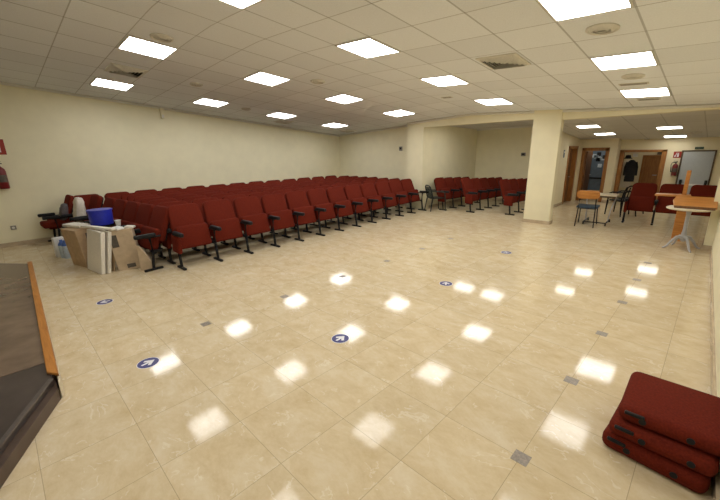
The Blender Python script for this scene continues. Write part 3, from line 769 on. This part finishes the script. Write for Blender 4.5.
# pedestal table
t = empty('pedestal_table', (-.225, 7.55, 0), 0, 'round pedestal table with grey curved feet before the lobby chairs', 'table')
mm = MB(); mm.lathe([(0, .635), (.27, .635), (.283, .642), (.283, .655), (.27, .662), (0, .662)], 40); mm.build('table_top', 'laminate', t)
mm = MB(); mm.lathe([(.13, .634), (.13, .622), (.035, .60), (.026, .54), (.026, .30), (.036, .22), (.045, .18), (.036, .14), (.02, .12), (0, .12)], 20); mm.build('column', 'greymetal', t)
for k in range(4):
    a = -PI/4 + k*PI/2 - .25
    P = [(.02, .20), (.09, .19), (.15, .12), (.20, .04), (.235, .014), (.255, .012)]
    mm = MB(); mm.tube([(r*math.cos(a), r*math.sin(a), z) for r, z in P], [.022, .022, .019, .016, .013, .012], 8); mm.build('leg', 'greymetal', t)
t = empty('wooden_lectern_top', (-.185, 7.40, .663), .0, 'sloping orange wooden board lying on the round pedestal table', 'board')
mm = MB(); mm.prism([(-.225, -.20), (.265, -.20), (.255, .30), (-.24, .30), (-.265, .08)], .03, bev=.006, seg=1, mtx=Matrix.Translation((0, 0, .012)) @ Matrix.Rotation(.20, 4, 'X') @ Matrix.Translation((0, .2, 0)) @ Matrix.Translation((0, -.0, 0))); mm.build('panel', 'orange', t)
mm = MB(); mm.box(-.20, .22, .22, .27, 0, .082); mm.build('riser', 'orange', t, False)
mm = MB(); mm.box(-.22, .25, -.008, .012, 0, .038, bev=.003, seg=1); mm.build('lip', 'darkwood', t, False)
t = empty('wooden_stand', (-.37, 8.20, 0), 0, 'tall orange wooden stand with narrow post behind the pedestal table', 'stand')
mm = MB(); mm.box(-.03, .115, -.015, .015, 0, .78, bev=.004, seg=1); mm.build('panel', 'orange', t)
mm = MB(); mm.box(-.01, .045, -.02, .02, .78, 1.195, bev=.004, seg=1); mm.build('post', 'orange', t)
mm = MB(); mm.box(-.36, .10, -.12, .10, .76, .79, bev=.004, seg=1); mm.build('shelf', 'orange', t)
mm = MB(); mm.box(-.035, .12, -.09, .09, 0, .02, bev=.004, seg=1); mm.build('base', 'orange', t)
# cloakroom: coat rack with black coat, pale strip for a lit gap
t = empty('coat_rack', (-2.255, 13.62, 1.28), 0, 'wooden coat rack on the cloakroom wall seen through the wide doorway', 'coat rack')
mm = MB(); mm.box(0, .02, -.3, .3, 0, .09); mm.build('board', 'doorwood', t, False)
for y in (-.2, 0, .2):
    mm = MB(); mm.tube([(.02, y, .05), (.07, y, .045), (.08, y, .07)], .007, 6); mm.build('hook', 'metal', t)
t = empty('black_coat', (-1.90, 13.50, .56), .35, 'black coat hanging inside the wide lobby doorway', 'coat')
mm = MB(); mm.lathe([(0, .0), (.125, .0), (.13, .05), (.12, .33), (.125, .50), (.10, .58), (.05, .63), (0, .64)], 20, Matrix.Diagonal((1, .55, 1, 1))); mm.build('body', 'coat', t)
for s in (-1, 1):
    mm = MB(); mm.tube([(s*.095, 0, .57), (s*.135, -.01, .42), (s*.14, -.01, .18)], [.045, .04, .036], 10); mm.build('sleeve', 'coat', t)
t = empty('white_coat', (-2.02, 13.72, .36), .35, 'pale coat hanging behind the black coat in the cloakroom', 'coat')
mm = MB(); mm.lathe([(0, .0), (.14, .0), (.15, .05), (.13, .45), (.14, .68), (.11, .78), (.05, .83), (0, .84)], 20, Matrix.Diagonal((1, .5, 1, 1))); mm.build('body', 'foam', t)
mm = MB(); mm.tube([(-.11, 0, .76), (-.155, -.01, .55), (-.16, -.01, .28)], [.05, .045, .04], 10); mm.build('sleeve', 'foam', t)
t = empty('dark_hat', (-2.0, 13.42, 1.24), 0, 'dark hat hanging above the black coat', 'hat')
mm = MB(); mm.lathe([(0, .10), (.06, .095), (.075, .03), (.11, .0), (.11, -.006), (0, -.006)], 20); mm.build('crown', 'coat', t)
o = MB().box(-.06, .06, -.015, .015, 0, .10, bev=.01).build('white_scarf', 'whitepl'); o.location = (-1.84, 13.46, 1.28); tag(o, 'white cloth hanging beside the dark hat', 'cloth')
o = MB().box(-.02, .02, -.005, .005, 0, .9, bev=.002, seg=1).build('lit_gap_strip', 'whitepl'); o.location = (-1.215, 14.48, .50); tag(o, 'narrow white strip standing in for a lit gap right of the cloakroom door', 'strip')  # plain white panel coloured to read as light through a gap
o = MB().box(-.07, .07, -.03, .03, 0, .07, bev=.006).build('door_closer', 'thermo'); o.location = (-1.245, 13.17, 1.345); tag(o, 'grey door closer box under the wide doorway lintel', 'door closer')
# side room: blue grey notice board with papers, rail
t = empty('notice_board', (-2.66, 13.545, .25), 0, 'blue grey notice board with papers inside the dark framed doorway', 'notice board')
mm = MB(); mm.box(-.30, .36, -.02, 0, 0, 1.25, bev=.005, seg=1); mm.build('board', 'bluegrey', t)
rr = random.Random(3)
for k in range(9):
    x = rr.uniform(-.22, .24); z = rr.uniform(.75, 1.12)
    mm = MB(); mm.box(x-.055, x+.055, -.024, -.019, z-.05, z+.06, mtx=Matrix.Rotation(rr.uniform(-.05, .05), 4, 'Y')); mm.build('paper', 'bottlepl' if k % 3 else 'plastic', t, False)
mm = MB(); mm.box(-.30, .36, -.05, -.015, .36, .40); mm.build('rail', 'plastic', t, False)

# ------------------------------------------------------------------ camera, world, view
yaw, pitch, roll = .7832106696723261, .27132708844033215, .021360767521437462
f = Vector((-math.sin(yaw)*math.cos(pitch), math.cos(yaw)*math.cos(pitch), -math.sin(pitch)))
r0 = Vector((math.cos(yaw), math.sin(yaw), 0)); d0 = f.cross(r0)
r = math.cos(roll)*r0 + math.sin(roll)*d0
d = -math.sin(roll)*r0 + math.cos(roll)*d0
cam = bpy.data.cameras.new('camera'); co = bpy.data.objects.new('camera', cam); COL.objects.link(co)
up = -d; back = -f
co.matrix_world = Matrix(((r.x, up.x, back.x, 0), (r.y, up.y, back.y, 0), (r.z, up.z, back.z, 1.62174), (0, 0, 0, 1)))
cam.sensor_width = 36; cam.lens = 356.185*36/720; cam.clip_start = .03; cam.clip_end = 60
S.camera = co

w = bpy.data.worlds.new('world'); S.world = w; w.use_nodes = True
bg = w.node_tree.nodes.get('Background') or w.node_tree.nodes.new('ShaderNodeBackground')
bg.inputs[0].default_value = (.5, .48, .42, 1); bg.inputs[1].default_value = .02
vs = S.view_settings; S.display_settings.display_device = 'sRGB'
vs.view_transform = 'Standard'; vs.look = 'None'; vs.gamma = 1; vs.use_curve_mapping = False; vs.exposure = .82
S.cycles.max_bounces = 8; S.cycles.diffuse_bounces = 5; S.cycles.use_denoising = True
S.cycles.sample_clamp_indirect = 6
